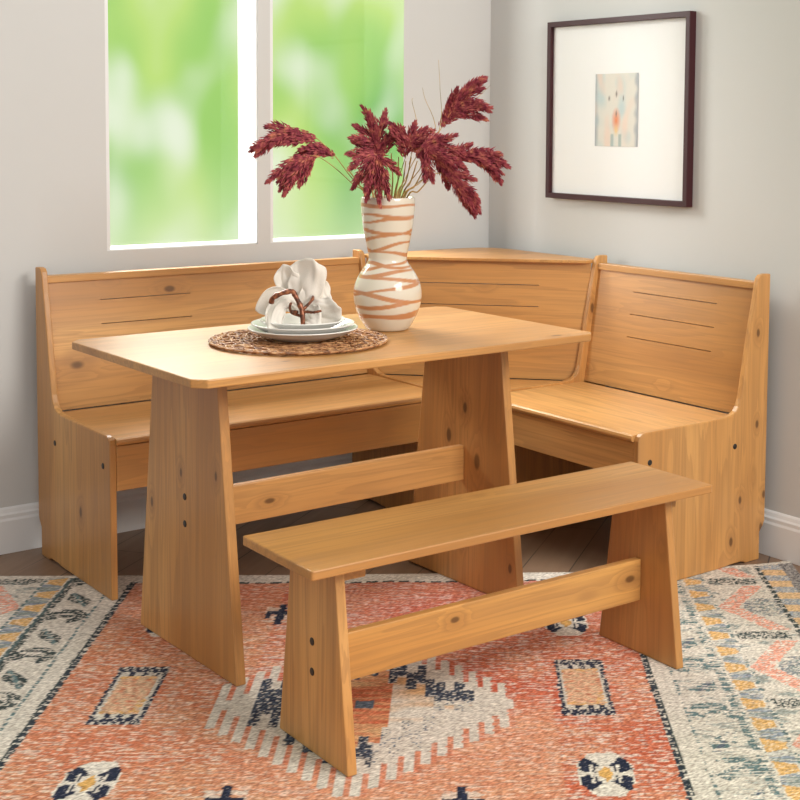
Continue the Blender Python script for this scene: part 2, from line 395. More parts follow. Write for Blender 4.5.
def build_rug():
    ds = .0042
    s0, s1, t0 = -1.30, 1.13, -1.75
    ns = int((s1-s0)/ds); ntt = 560
    vs = []; cols = []
    for i in range(ns+1):
        s = s0+(s1-s0)*i/ns; tb = rug_back(s)
        for j in range(ntt+1):
            t = t0+(tb-t0)*j/ntt
            p = RO+RS*s+RT*t
            vs.append((p.x, p.y, .004)); cols.append((s, t))
    W_ = ntt+1
    fs = [(i*W_+j, (i+1)*W_+j, (i+1)*W_+j+1, i*W_+j+1) for i in range(ns) for j in range(ntt)]
    # thickness: skirt to the floor
    rim = [i*W_ for i in range(ns+1)]+[ns*W_+j for j in range(1, W_)]+[i*W_+ntt for i in range(ns-1, -1, -1)]+[j for j in range(ntt-1, 0, -1)]
    base = len(vs)
    for k in rim: vs.append((vs[k][0], vs[k][1], .0003)); cols.append(cols[k])
    R_ = len(rim)
    fs += [(rim[k], base+k, base+(k+1) % R_, rim[(k+1) % R_]) for k in range(R_)]
    me = bpy.data.meshes.new('area_rug'); me.from_pydata(vs, [], fs)
    ca = me.color_attributes.new('weave', 'FLOAT_COLOR', 'POINT')
    flat = []
    for s, t in cols: flat += rug_col(s, t)
    ca.data.foreach_set('color', flat)
    mt, t, b = material('woven_rug')
    at = t.n('ShaderNodeVertexColor', layer_name='weave'); tcx = t.n('ShaderNodeTexCoord')
    rm = t.n('ShaderNodeMapping', {0: tcx.outputs['Object'], 2: (0, 0, math.radians(37)), 3: (75, 210, 1)})
    nn = t.n('ShaderNodeTexNoise', {'Vector': rm.outputs[0], 'Scale': 1.0, 'Detail': 2.0})
    c = t.mix(1.0, at.outputs[0], t.ramp(nn.outputs[0], [(.30, (.62, .58, .56)), (.50, (.98, .98, .98)), (.72, (1.30, 1.34, 1.36))]), 'MULTIPLY')
    c = t.mix(t.smooth(nn.outputs[0], .56, .74, 0, .22), c, (.72, .62, .53, 1))
    t.set(b, 'Base Color', c); b.inputs['Roughness'].default_value = .95; b.inputs['Specular IOR Level'].default_value = .1
    b.inputs['Sheen Weight'].default_value = .04; b.inputs['Sheen Roughness'].default_value = .5
    bp = t.n('ShaderNodeBump', {'Height': nn.outputs[0], 'Strength': .5, 'Distance': .002}); t.set(b, 'Normal', bp)
    me.materials.append(mt); me.update()
    o = bpy.data.objects.new('area_rug', me); COL.objects.link(o)
    tag(o, 'faded coral and ivory woven rug with navy medallion and patterned border', 'rug')
build_rug()

# ------------------------------------------------------------------ corner seat
L1, L2, XC, YC = 1.729, 1.358, .610, .640     # ends of the long and short seats, inner dividers
TP = .019                                     # panel thickness
RIM = [(-.008, .8745), (.018, .8755), (.033, .873), (.043, .863), (.048, .845), (.056, .80), (.070, .735), (.086, .65), (.103, .555), (.113, .505), (.121, .484), (.133, .470), (.152, .461), (.18, .4575), (.25, .456), (.505, .456), (.520, .453), (.530, .446), (.536, .434)]
def side_poly(z_front=.0045, z_back=.0005):
    # down the front edge, arched cut-out under the panel, foot at the back, notch for the baseboard
    return RIM+[(.540, z_front), (.20, z_front), (.16, .006), (.145, .008), (.095, .008), (.083, .005), (.076, z_back), (.014, z_back), (.014, .085), (-.002, .105), (-.008, .118)]
bench = thing('corner_bench', 'L-shaped honey pine corner bench along both walls below the window', 'bench', (0, 0, 0))
MapL = lambda x: (lambda d, z, h: (x+h, -d, z))
MapR = lambda y: (lambda d, z, h: (-d, y+h, z))
def bolt(parent, p, n):
    n = Vector(n).normalized(); u = n.orthogonal().normalized(); v = n.cross(u)
    B = MB(); R_ = .0085
    ring = lambda r, e: [Vector(p)+n*e+(u*math.cos(k*math.pi/8)+v*math.sin(k*math.pi/8))*r for k in range(16)]
    vs = ring(R_, -.003)+ring(R_, .0008)+ring(R_*.85, .0016)+ring(R_*.5, .0018)+ring(R_*.2, .0019)
    fs = [(i*16+k, i*16+(k+1) % 16, (i+1)*16+(k+1) % 16, (i+1)*16+k) for i in range(4) for k in range(16)]+[tuple(range(64, 80)), tuple(range(16))[::-1]]
    o = B.add(vs, fs).build('bolt', M_bolt, parent); o['label'] = 'dark round bolt head'
    return o
sp = side_poly()
eL = MB().prism(sp, MapL(-L1), 0, TP).build('side_panel', P_PANEL_L, bench, .003)
eR = MB().prism(sp, MapR(-L2), 0, TP).build('side_panel', P_PANEL_R, bench, .003)
dL = MB().prism(side_poly(.0005), MapL(-XC), 0, TP).build('side_panel', PZ, bench, .003)
dR = MB().prism(side_poly(.0005), MapR(-YC), 0, TP).build('side_panel', PZ, bench, .003)
for d, z in ((.135, .366), (.490, .369)):
    bolt(eL, (-L1, -d, z), (-1, 0, 0)); bolt(eR, (-d, -L2, z), (0, -1, 0))
def slotted(u0, u1, z0, z1, holes, fn, thick):
    """board with slots cut through; u along, z up the board, fn(u, z, depth)"""
    us = sorted({u0, u1, *[h[0] for h in holes], *[h[1] for h in holes]}); zs = sorted({z0, z1, *[h[2] for h in holes], *[h[3] for h in holes]})
    inh = lambda a, b: any(h[0] < a < h[1] and h[2] < b < h[3] for h in holes)
    B = MB(); N = len(us); Mz = len(zs)
    idx = lambda i, j, k: (i*Mz+j)*2+k
    vs = [fn(u, z, d) for u in us for z in zs for d in (0, thick)]
    solid = lambda i, j: 0 <= i < N-1 and 0 <= j < Mz-1 and not inh((us[i]+us[i+1])/2, (zs[j]+zs[j+1])/2)
    fs = []
    for i in range(N-1):
        for j in range(Mz-1):
            if not solid(i, j): continue
            fs.append((idx(i, j, 0), idx(i+1, j, 0), idx(i+1, j+1, 0), idx(i, j+1, 0)))
            fs.append((idx(i, j, 1), idx(i, j+1, 1), idx(i+1, j+1, 1), idx(i+1, j, 1)))
            if not solid(i-1, j): fs.append((idx(i, j, 0), idx(i, j+1, 0), idx(i, j+1, 1), idx(i, j, 1)))
            if not solid(i+1, j): fs.append((idx(i+1, j, 0), idx(i+1, j, 1), idx(i+1, j+1, 1), idx(i+1, j+1, 0)))
            if not solid(i, j-1): fs.append((idx(i, j, 0), idx(i, j, 1), idx(i+1, j, 1), idx(i+1, j, 0)))
            if not solid(i, j+1): fs.append((idx(i, j+1, 0), idx(i+1, j+1, 0), idx(i+1, j+1, 1), idx(i, j+1, 1)))
    return B.add(vs, fs)
lean = lambda z: .030+(.846-z)*.160           # depth of the backrest's front face at height z
SZ = .0024
rowz = lambda us: [(a, b_, z-SZ/2, z+SZ/2) for z in (.769, .696, .622) for a, b_ in us]
slotted(-L1+TP, -XC, .452, .8285, rowz([(-1.55, -1.25)]), lambda u, z, d: (u, -lean(z)+d, z), .016).build('backrest', P_BACK, bench)
slotted(-L2+TP, -YC, .452, .8285, rowz([(-1.19, -.818)]), lambda u, z, d: (-lean(z)+d, u, z), .016).build('backrest', PY, bench)
# slim capping rails above the two straight backrests
capp = [(.002, .829), (.0395, .829), (.0380, .8495), (.002, .8495)]
MB().prism(capp, lambda d, z, h: (h, -d, z), -L1+TP, -XC).build('top_rail', PX, bench, .0012)
MB().prism(capp, lambda d, z, h: (-d, h, z), -L2+TP, -YC).build('top_rail', PY, bench, .0012)
# seats with a rounded front edge
def seat_prof(back, front):
    return [(back, .430), (front-.008, .430), (front-.002, .433), (front, .440), (front-.002, .447), (front-.008, .450), (back, .450)]
MB().prism(seat_prof(.103, .543), lambda d, z, h: (h, -d, z), -L1+TP, -XC).build('seat', PX, bench)
MB().prism(seat_prof(.103, .545), lambda d, z, h: (-d, h, z), -L2+TP, -YC).build('seat', PY, bench)
MB().box(-L1+TP, -XC, -.538, -.518, .305, .429).build('front_rail', PX, bench, .002)
MB().box(-.535, -.515, -L2+TP, -YC, .322, .429).build('front_rail', PY, bench, .002)
MB().box(-L1+TP, -XC, -.060, -.042, .370, .429).build('rear_rail', PX, bench, .002)
MB().box(-.060, -.042, -L2+TP, -YC, .370, .429).build('rear_rail', PY, bench, .002)
# the corner unit: diagonal backrest, shelf above it, seat below
dlean = lambda z: (.846-z)*.10
half = .392
B = slotted(-half, half, .4505, .848, rowz([(-.215, .215)]), lambda u, z, d: (u, -dlean(z)+d, z), .016)
cb = B.build('backrest', PX, bench); cb.location = (-.320, -.3355, 0); cb.rotation_euler = (0, 0, math.radians(-46.3))
MB().prism([(-XC+TP, -.010), (-.13, -.010), (-.075, -.02), (-.034, -.062), (-.012, -.13), (-.012, -YC+TP), (-.078, -YC+TP), (-XC+TP, -.098)], lambda p, q, h: (p, q, h), .849, .859).build('corner_shelf', PX, bench, .0015)
MB().prism([(-XC+TP, -.13), (-XC+TP, -.543), (-.545, -.580), (-.545, -YC+TP), (-.12, -YC+TP)], lambda p, q, h: (p, q, h), .430, .450).build('seat', PX, bench, .003)
fr_ = MB().box(-.045, .045, -.010, .010, .305, .429).build('front_rail', PX, bench, .002)
fr_.location = (-.552, -.572, 0); fr_.rotation_euler = (0, 0, math.radians(-58))

# ------------------------------------------------------------------ trestle table
def trestle(name, label, cat, loc, rz, TW, TD, TH, tt, ch, lx, lt, wb, wt_, zs0, zs1, ys, cleat, bolts_z):
    o = thing(name, label, cat, loc, rz)
    W2, D2 = TW/2, TD/2
    poly = [(-W2+ch, -D2), (W2-ch, -D2), (W2, -D2+ch), (W2, D2-ch), (W2-ch, D2), (-W2+ch, D2), (-W2, D2-ch), (-W2, -D2+ch)]
    zt = TH-loc[2]
    if cat == 'table': poly = [(p+.010, q) for p, q in poly]
    MB().prism(poly, lambda p, q, h: (p, q, h), zt-tt, zt).build('tabletop' if cat == 'table' else 'seat', PX, o, .003)
    legs = []
    for s in (-1, 1):
        x0, x1 = sorted((s*lx, s*(lx-lt)))
        l = MB().prism([(-wb, 0), (wb, 0), (wt_, zt-tt), (-wt_, zt-tt)], lambda p, q, h: (h, p, q), x0, x1).build('leg', P_TLEG if cat == 'table' else PZ, o, .003)
        legs.append(l)
        if cat == 'table': c0, c1 = (-(lx-lt), -(lx-lt-.05)) if s < 0 else (.508, .578)
        else: c0, c1 = (-(lx-lt), -(lx-lt-.055)) if s < 0 else (lx, lx+.022)
        MB().box(c0, c1, -wt_+cleat, wt_-cleat, zt-tt-(.030 if cat == 'table' else .038), zt-tt).build('cleat', PY, o, .002)
    MB().box(-lx+lt, lx-lt, ys-.011, ys+.011, zs0, zs1).build('stretcher', PX if cat == 'table' else P_STR, o, .003)
    for z in bolts_z: bolt(legs[0], (-lx, ys, z), (-1, 0, 0))
    return o
trestle('dining_table', 'honey pine trestle table holding the vase and plates', 'table', (-1.2960, -1.0020, .0045), .0155,
        1.194, .7073, .752, .020, .028, .441, .026, .257, .167, .303, .403, -.002, -.03, (.394, .327))
trestle('dining_bench', 'low backless honey pine bench standing alone on the rug', 'bench', (-1.292, -1.6675, .0045), -.0170,
        1.116, .2919, .4430, .020, .004, .473, .023, .142, .088, .135, .240, .0, .005, (.236, .172))

# ------------------------------------------------------------------ picture on the right wall
pic = thing('framed_picture', 'dark framed picture with wide white mount hung on the right wall', 'picture', (WX, -.642, 1.370))
fy, fz, fw_, fd = .350, .314, .019, .030
B = MB()
def mitre(B, y0, y1, z0, z1, w_, d0, d1):
    o_ = [(y0, z0), (y1, z0), (y1, z1), (y0, z1)]; i_ = [(y0+w_, z0+w_), (y1-w_, z0+w_), (y1-w_, z1-w_), (y0+w_, z1-w_)]
    vs = [(d0, *p) for p in o_]+[(d0, *p) for p in i_]+[(d1, *p) for p in o_]+[(d1, *p) for p in i_]
    fs = []
    for k in range(4):
        n = (k+1) % 4
        fs += [(k, n, 4+n, 4+k), (8+k, 12+k, 12+n, 8+n), (k, 8+k, 8+n, n), (4+k, 4+n, 12+n, 12+k)]
    B.add(vs, fs)
mitre(B, -fy, fy, -fz, fz, fw_, -fd, -.0005)
B.build('frame', M_frame, pic, .0015)
mt_o = MB().box(-.014, -.008, -fy+fw_-.002, fy-fw_+.002, -fz+fw_-.002, fz-fw_+.002).build('mount', M_mat, pic)
# the small print in the middle: a soft abstract of pale grey-green strips with a warm centre
nu, nv = 44, 56; vs = []; cl = []
for i in range(nu+1):
    for j in range(nv+1):
        u, v = i/nu, j/nv; vs.append((-.0150, .106-.212*u, -.124+.248*v))
        c = Vector(srgb(224, 219, 208)[:3])
        x = (u-.5)*2
        ed = abs(x)-.80+.10*nz(u*3, v*7, 1)
        if ed > 0: c = lerp(c, Vector(srgb(168, 172, 176)[:3]), min(1, ed*7))
        c = lerp(c, Vector(srgb(186, 206, 208)[:3]), max(0, min(.8, nz(u*4, v*4, 5)*1.4)))
        c = lerp(c, Vector(srgb(236, 208, 190)[:3]), max(0, min(.7, nz(u*5, v*3, 9)*1.3)))
        d = math.hypot(x/.17, (v-.36)/.14)
        if d < 1.3: c = lerp(c, Vector(srgb(232, 128, 66)[:3]), max(0, 1-d/1.3)**.7)
        d = math.hypot(x/.13, (v-.22)/.10)
        if d < 1: c = lerp(c, Vector(srgb(236, 200, 120)[:3]), (1-d)*.8)
        if v < .17 and .10 < abs(x) < .24: c = lerp(c, Vector(srgb(130, 158, 158)[:3]), .6)
        for ex, ey, er in ((.0, .72, .05), (-.34, .66, .04), (.32, .66, .04), (0, .45, .045)):
            d = math.hypot((x-ex)/er/1.1, (v-ey)/er/1.2)
            if d < 1: c = lerp(c, Vector(srgb(104, 98, 92)[:3]), 1-d*d)
        cl += [c[0]*.84, c[1]*.84, c[2]*.84, 1]
fs = [(i*(nv+1)+j, (i+1)*(nv+1)+j, (i+1)*(nv+1)+j+1, i*(nv+1)+j+1) for i in range(nu) for j in range(nv)]
o = MB().add(vs, fs).build('print', None, pic, fix=False); o['label'] = 'small pale abstract print with an orange centre'
ca = o.data.color_attributes.new('ink', 'FLOAT_COLOR', 'POINT'); ca.data.foreach_set('color', cl)
mt, t, b = material('print_ink'); at = t.n('ShaderNodeVertexColor', layer_name='ink'); t.set(b, 'Base Color', at.outputs[0]); b.inputs['Roughness'].default_value = .6
o.data.materials.append(mt)
mgp = mg.copy(); mgp.name = 'picture_glazing'
for nd in mgp.node_tree.nodes:
    if nd.type == 'MATH' and abs(nd.inputs[1].default_value-.7) < 1e-4: nd.inputs[1].default_value = .16
gg = MB().box(-.0195, -.0180, -fy+fw_-.002, fy-fw_+.002, -fz+fw_-.002, fz-fw_+.002).build('glazing', mgp, pic)

# ------------------------------------------------------------------ vase
TT = .752+.0006
vx, vy = -1.1136, -.9639
vase = thing('vase', 'tall cream ceramic vase with wavy tan bands holding dried grasses', 'vase', (vx, vy, TT))
prof = [(.050, 0), (.058, .004), (.068, .018), (.079, .038), (.088, .062), (.0925, .088), (.0925, .108), (.088, .128), (.078, .150), (.066, .168), (.056, .182), (.0520, .192), (.0525, .203), (.056, .222), (.061, .246), (.066, .272), (.0700, .300), (.0730, .328), (.0738, .348), (.0725, .359), (.0700, .362)]
def catmull(P, n):
    out = []
    for i in range(len(P)-1):
        p0, p1, p2, p3 = P[max(i-1, 0)], P[i], P[i+1], P[min(i+2, len(P)-1)]
        for k in range(n):
            u = k/n
            out.append(tuple(.5*(2*p1[d]+(p2[d]-p0[d])*u+(2*p0[d]-5*p1[d]+4*p2[d]-p3[d])*u*u+(3*p1[d]-p0[d]-3*p2[d]+p3[d])*u**3) for d in range(len(p1))))
    return out+[P[-1]]
outer = catmull(prof, 9)
innerp = [(.066, .360), (.066, .345), (.060, .27), (.046, .195), (.060, .16), (.080, .10), (.06, .02), (.01, .012)]
seg = 128
B = MB().lathe(outer+innerp, seg)
vo = B.build('body', None, vase, smooth=True)
bands = [(.340, .341, .0055), (.317, .308, .0055), (.295, .310, .0050), (.274, .262, .0055), (.247, .272, .0050), (.214, .244, .0050), (.222, .208, .0055), (.166, .190, .0050), (.186, .172, .0050),
         (.148, .168, .0055), (.153, .138, .0050), (.100, .132, .0055), (.110, .080, .0065), (.064, .082, .0060), (.040, .048, .0095)]
rh = Vector((.7789, -.6271)); ca = vo.data.color_attributes.new('glaze', 'FLOAT_COLOR', 'POINT'); cl = []
CRE = Vector(srgb(216, 207, 190)[:3]); BAN = Vector(srgb(188, 124, 76)[:3])
for v in vo.data.vertices:
    x, y, z = v.co; r_ = math.hypot(x, y) or 1e-6
    sn = (x*rh.x+y*rh.y)/r_; ang = math.atan2(y, x)
    m_ = 0
    for zl, zr, th in bands:
        zz = zl+(zr-zl)*(1+sn)/2+.0022*math.sin(ang*3+zl*90)
        th2 = th*.78*(1+.3*math.sin(ang*2+zr*77))
        m_ = max(m_, min(1, max(0, (th2-abs(z-zz))/.0016+.5)))
    c = lerp(CRE, BAN, m_*.92)
    cl += [c[0], c[1], c[2], 1]
ca.data.foreach_set('color', cl)
mt, t, b = material('banded_glaze'); at = t.n('ShaderNodeVertexColor', layer_name='glaze'); t.set(b, 'Base Color', at.outputs[0]); b.inputs['Roughness'].default_value = .12; b.inputs['Coat Weight'].default_value = .4; b.inputs['Coat Roughness'].default_value = .05
vo.data.materials.append(mt)

# ------------------------------------------------------------------ dried grasses in the vase
mpl, t, b = material('burgundy_plume'); tcx = t.n('ShaderNodeTexCoord')
n_ = t.n('ShaderNodeTexNoise', {'Vector': tcx.outputs['Object'], 'Scale': 60.0, 'Detail': 3.0})
t.set(b, 'Base Color', t.ramp(n_.outputs[0], [(.30, srgb(112, 40, 56)), (.46, srgb(150, 64, 74)), (.60, srgb(176, 92, 88)), (.74, srgb(208, 138, 100))]))
b.inputs['Roughness'].default_value = .75; b.inputs['Specular IOR Level'].default_value = .2
mst, t, b = material('straw_stalk'); tcx = t.n('ShaderNodeTexCoord')
n_ = t.n('ShaderNodeTexNoise', {'Vector': tcx.outputs['Object'], 'Scale': 25.0, 'Detail': 2.0})
t.set(b, 'Base Color', t.ramp(n_.outputs[0], [(.35, srgb(124, 112, 64)), (.52, srgb(176, 146, 82)), (.72, srgb(206, 164, 98))])); b.inputs['Roughness'].default_value = .7
R3 = Vector((.7789, -.6271, 0)); F3 = Vector((.6271, .7789, 0)); U3 = Vector((0, 0, 1))
def loc3(h, v, d): return R3*h+U3*v+F3*d                 # right, up, away, in metres from the vase's foot
def bez(P, n):
    P = [Vector(p) for p in P]; P = [P[0]*2-P[1]]+P+[P[-1]*2-P[-2]]; out = []
    m_ = len(P)-3
    for k in range(n+1):
        x = k/n*m_; i = min(int(x), m_-1); u = x-i; p0, p1, p2, p3 = P[i:i+4]
        out.append(.5*(2*p1+(p2-p0)*u+(2*p0-5*p1+4*p2-p3)*u*u+(3*p1-p0-3*p2+p3)*u**3))
    return out
def spikelet(B, p, d, L, wd):
    d = d.normalized(); a = d.orthogonal().normalized(); b_ = d.cross(a); q = p+d*L*.42
    vs = [p, p+d*L]+[q+(a*math.cos(k*2.094)+b_*math.sin(k*2.094))*wd for k in range(3)]
    B.add(vs, [(0, 3, 2), (0, 4, 3), (0, 2, 4), (1, 2, 3), (1, 3, 4), (1, 4, 2)])
def tassel(B, p0, d0, L, rng, droop=.5, thick=1.0):
    """one drooping finger of the plume: bristling spikelets round a curved rachis"""
    d = d0.normalized(); pts = [p0.copy()]; n = 14; p = p0.copy()
    for k in range(n):
        d = (d+Vector((0, 0, -1))*droop/n+Vector([rng.uniform(-.05, .05) for _ in range(3)])).normalized(); p = p+d*(L/n); pts.append(p.copy())
    B.tube(pts, [.0011]*n+[.0004], 4)
    for k in range(int(L*3000)):
        u = rng.random(); x = u*n; i = min(int(x), n-1); q = pts[i].lerp(pts[i+1], x-i); ax = (pts[i+1]-pts[i]).normalized()
        sd = ax.orthogonal().normalized(); sd = (Matrix.Rotation(rng.uniform(0, 6.283), 3, ax) @ sd)
        env = math.sin(math.pi*min(1, .18+u*.80))**.8
        q = q+sd*rng.uniform(0, .0115)*env*thick
        spikelet(B, q, ax*1.0+sd*rng.uniform(.15, .75)*(.4+.6*env), rng.uniform(.010, .019)*(.7+.5*env), rng.uniform(.0013, .0026))
    for k in range(3):
        q = pts[-1]; spikelet(B, q, d+Vector([rng.uniform(-.2, .2) for _ in range(3)]), .010, .0008)
STEM_G = 'dried grass stems in the vase'
def grass(label, ctrl, tassels, seed, wisps=(), r0=.0016):
    """ctrl: stem points (right, up, away); tassels: (place on stem 0..1, direction (right, up, away), length)"""
    rng = random.Random(seed)
    o = thing('dried_grass_stem', label, 'dried grass', (vx, vy, TT), 0, STEM_G)
    pts = bez([loc3(*c) for c in ctrl], 26)
    B = MB().tube(pts, [r0*(1-.5*k/26) for k in range(27)], 6); B.build('stem', mst, o, smooth=True)
    B = MB()
    for u, dr, L in tassels:
        x = u*26; i = min(int(x), 25); q = pts[i].lerp(pts[i+1], x-i)
        tassel(B, q, loc3(*dr), L*1.12, rng)
    B.build('plume', mpl, o)
    for wp in wisps:
        MB().tube(bez([loc3(*c) for c in wp], 14), [.0011*(1-.65*k/14) for k in range(15)], 4).build('wisp', mst, o)
    return o
m0 = lambda h, d=0: [(-h*.5, .05, -d*.5), (h, .340, d)]
grass('burgundy plume arching far left over the window bar, upper of the two', m0(-.050, 0)+[(-.105, .420, .0), (-.155, .485, -.01), (-.215, .534, -.02), (-.270, .538, -.03), (-.315, .505, -.03)],
      [(.46, (-1, .5, -.2), .085), (.49, (-1, .2, .2), .085), (.52, (-1, -.25, -.2), .075), (.55, (-1, -.05, .3), .08), (.60, (-1, .15, -.4), .085), (.65, (-1, -.1, .2), .085), (.72, (-1, -.2, -.3), .08), (.78, (-1, -.10, .1), .08), (.84, (-1, -.25, .3), .07), (.90, (-1, -.35, -.1), .065), (.95, (-1, -.7, 0), .06), (.80, (-.8, .25, .1), .06), (.99, (-1, -.25, 0), .055)], 11)
grass('burgundy plume hanging low at far left, lower of the two', m0(-.045, -.02)+[(-.095, .400, -.035), (-.150, .450, -.05), (-.190, .472, -.055), (-.225, .470, -.06)],
      [(.86, (-1, -.55, .1), .10), (.88, (-.8, -.9, -.2), .11), (.93, (-.7, -1, .2), .11), (.97, (-1, -.8, 0), .10), (.99, (-1, -.45, -.1), .105), (.82, (-.6, -1, 0), .08), (.95, (-.9, -.75, .3), .09)], 12)
grass('burgundy plume standing upright left of centre with pointed tips', m0(-.015, .01)+[(-.022, .420, .02), (-.028, .480, .02), (-.025, .530, .02)],
      [(.72, (-.7, .6, .2), .075), (.74, (-.2, 1, -.2), .10), (.80, (-.6, 1, .1), .085), (.86, (-.9, .5, -.2), .07), (.90, (.1, 1, .2), .08), (.95, (-.3, 1, 0), .085), (.70, (.5, .8, .1), .09), (.78, (.6, .9, -.2), .08), (.76, (-1, .1, -.1), .075)], 13)
grass('dark burgundy plume drooping over the front rim of the vase', m0(-.005, -.03)+[(-.010, .420, -.05), (-.020, .470, -.06), (-.030, .478, -.075)],
      [(.84, (-.2, -.5, -.3), .10), (.88, (.35, -.7, -.3), .11), (.92, (-.5, -.6, -.1), .095), (.96, (.15, -1, -.2), .12), (.99, (-.15, -1, 0), .11), (.90, (.5, -.2, .1), .07), (.94, (-.6, -.1, -.1), .07)], 14)
grass('burgundy plume at the middle of the bunch, above the right half of the vase mouth', m0(.012, .02)+[(.030, .420, .02), (.048, .475, .01), (.060, .515, .0)],
      [(.72, (-.4, .9, .1), .075), (.76, (.4, .8, -.1), .08), (.80, (.9, .5, .1), .08), (.84, (-.5, .8, -.2), .07), (.88, (.2, 1, .1), .06), (.92, (.9, .3, -.2), .075), (.96, (.6, .7, .2), .065), (.99, (-.6, .6, 0), .065)], 15,
      wisps=([(.055, .45, .02), (.075, .55, .03), (.062, .62, .03), (.064, .63, .03)],))
grass('large dark burgundy plume right of centre bending down to the right', m0(.020, -.03)+[(.048, .410, -.04), (.078, .470, -.05), (.105, .500, -.055), (.135, .480, -.06)],
      [(.60, (.6, .6, 0), .09), (.64, (.9, .1, .2), .10), (.68, (.3, -.5, -.2), .08), (.70, (.5, .3, 0), .09), (.74, (.8, -.2, -.2), .095), (.78, (.2, .2, .2), .07), (.82, (.7, -.6, -.1), .10), (.86, (1, .2, .1), .085), (.90, (.5, -.8, .1), .10), (.94, (.8, -.7, -.1), .10), (.97, (1, -.3, .2), .085), (.99, (.7, -1, 0), .09), (.80, (.1, -.7, -.2), .08)], 16)
grass('burgundy plume raised highest at upper right with tan tips', m0(.028, .03)+[(.085, .440, .04), (.130, .530, .05), (.165, .590, .05), (.200, .645, .05)],
      [(.66, (.4, 1, 0), .085), (.70, (.8, .7, .2), .085), (.74, (.3, 1, -.2), .085), (.79, (.9, .5, -.1), .09), (.83, (.6, 1, .1), .085), (.88, (.9, .8, 0), .08), (.93, (.6, .9, .1), .085), (.86, (1, .25, .1), .09), (.92, (1, .05, -.1), .085), (.97, (.8, .8, 0), .07), (.80, (1, .1, .2), .09)], 17,
      wisps=([(.10, .46, .03), (.14, .56, .03), (.137, .66, .04), (.132, .735, .05)], [(.10, .46, .04), (.125, .55, .05), (.095, .63, .06), (.088, .66, .06)], [(.17, .57, .05), (.235, .63, .06), (.275, .67, .08)]))
grass('burgundy plume reaching far right in front of the wall corner', m0(.032, .01)+[(.085, .400, .0), (.140, .445, .0), (.195, .475, .0), (.240, .475, .0)],
      [(.66, (.7, .8, .1), .075), (.70, (1, .5, -.1), .08), (.75, (1, .15, .2), .09), (.80, (1, -.1, -.2), .09), (.84, (1, .3, 0), .09), (.88, (1, -.3, .1), .095), (.92, (1, .1, .1), .09), (.95, (1, -.45, -.1), .095), (.98, (1, -.15, 0), .085), (.99, (.9, -.65, .1), .085)], 18)
grass('burgundy plume hanging down at lower right beside the vase', m0(.034, -.03)+[(.075, .395, -.05), (.120, .425, -.06), (.160, .428, -.065), (.190, .405, -.07)],
      [(.72, (.8, .1, 0), .085), (.77, (.9, -.4, .2), .09), (.82, (.8, -.7, -.2), .095), (.87, (1, -.5, 0), .09), (.90, (.6, -.9, .1), .10), (.94, (.9, -.8, -.1), .095), (.97, (.7, -1, .1), .095), (.99, (.9, -.6, 0), .09)], 19)
# bare stalks between the plumes
stalks = [(-.055, .02, -.115, .44, 'bare olive stalk leaning left, outermost at the vase mouth'), (-.048, .0, -.088, .455, 'bare tan stalk just inside the outermost left stalk'), (-.040, .03, -.070, .48, 'bare thin stalk leaning left of the upright plume'),
          (-.030, -.01, -.045, .43, 'short bare stalk left of the front drooping plume'), (.006, .035, .004, .48, 'bare dark stalk behind the front drooping plume'),
          (.016, .02, .026, .47, 'bare stalk standing upright in the middle of the bunch'), (.024, .0, .048, .46, 'bare tan stalk just right of the middle of the bunch'), (.029, -.015, .064, .47, 'bare golden stalk below the big right plume, left of its pair'), (.034, .01, .078, .46, 'bare golden stalk below the big right plume, right of its pair'),
          (.040, -.01, .098, .44, 'bare straw stalk leaning right below the lowest plume'), (.046, .0, .110, .41, 'bare dark stalk leaning farthest right at the vase mouth')]
for i, (h, d, h2, v2, lb) in enumerate(stalks):
    o = MB().tube(bez([(0, 0, 0), loc3(h*.4, .29, d), loc3((h2-h)*.5, v2-.1, d*.5), loc3(h2-h*.4, v2, d)][0:0] or [loc3(-h*.5, .05, -d*.5), loc3(h, .345, d), loc3((h+h2)/2+.004, (.345+v2)/2, d*1.2), loc3(h2, v2, d*1.3)], 16), [.0033*(1-.55*k/16) for k in range(17)], 6).build('dried_stalk', mst, None, smooth=True)
    o.location = (vx, vy, TT); tag(o, lb, 'dried grass', 'bare stalks in the vase')

# ------------------------------------------------------------------ placemat, plates, napkin and ring
mx_, my_ = -1.4204, -1.0158
mwk, t, b = material('woven_rattan'); tcx = t.n('ShaderNodeTexCoord')
n_ = t.n('ShaderNodeTexNoise', {'Vector': tcx.outputs['Object'], 'Scale': 55.0, 'Detail': 3.0})
t.set(b, 'Base Color', t.ramp(n_.outputs[0], [(.34, srgb(112, 70, 42)), (.50, srgb(176, 124, 80)), (.66, srgb(214, 168, 118))])); b.inputs['Roughness'].default_value = .55
mat = thing('placemat', 'round open-weave rattan placemat under the stacked plates', 'placemat', (mx_, my_, TT))
B = MB(); rng = random.Random(3)
def loops(B, r0, a, k, ph, rad, z):
    n = k*12; pts = []
    for i in range(n+1):
        th = 2*math.pi*i/n; ph_ = k*th+ph
        r_ = r0+a*math.cos(ph_)+.0015*nz(th*9, r0*50); t2 = th+a*1.25/r0*math.sin(ph_)
        pts.append((r_*math.cos(t2), r_*math.sin(t2), z+.0018*math.sin(ph_*2+1)))
    B.tube(pts, rad, 5, False)
for r0, k in ((.050, 9), (.085, 14), (.120, 18), (.152, 22), (.184, 25), (.206, 28)):
    loops(B, r0, .028, k, rng.uniform(0, 6), .0019, .0055)
for r0 in (.030, .140, .228): loops(B, r0, .003, max(20, int(r0*240)), 0, .0022, .0042)
loops(B, .2265, .0105, 40, 0, .0022, .0046); loops(B, .2265, .0105, 40, 3.1, .0022, .0060)
wv = B.build('weave', mwk, mat, smooth=True); mat.scale = (.955, .955, 1)
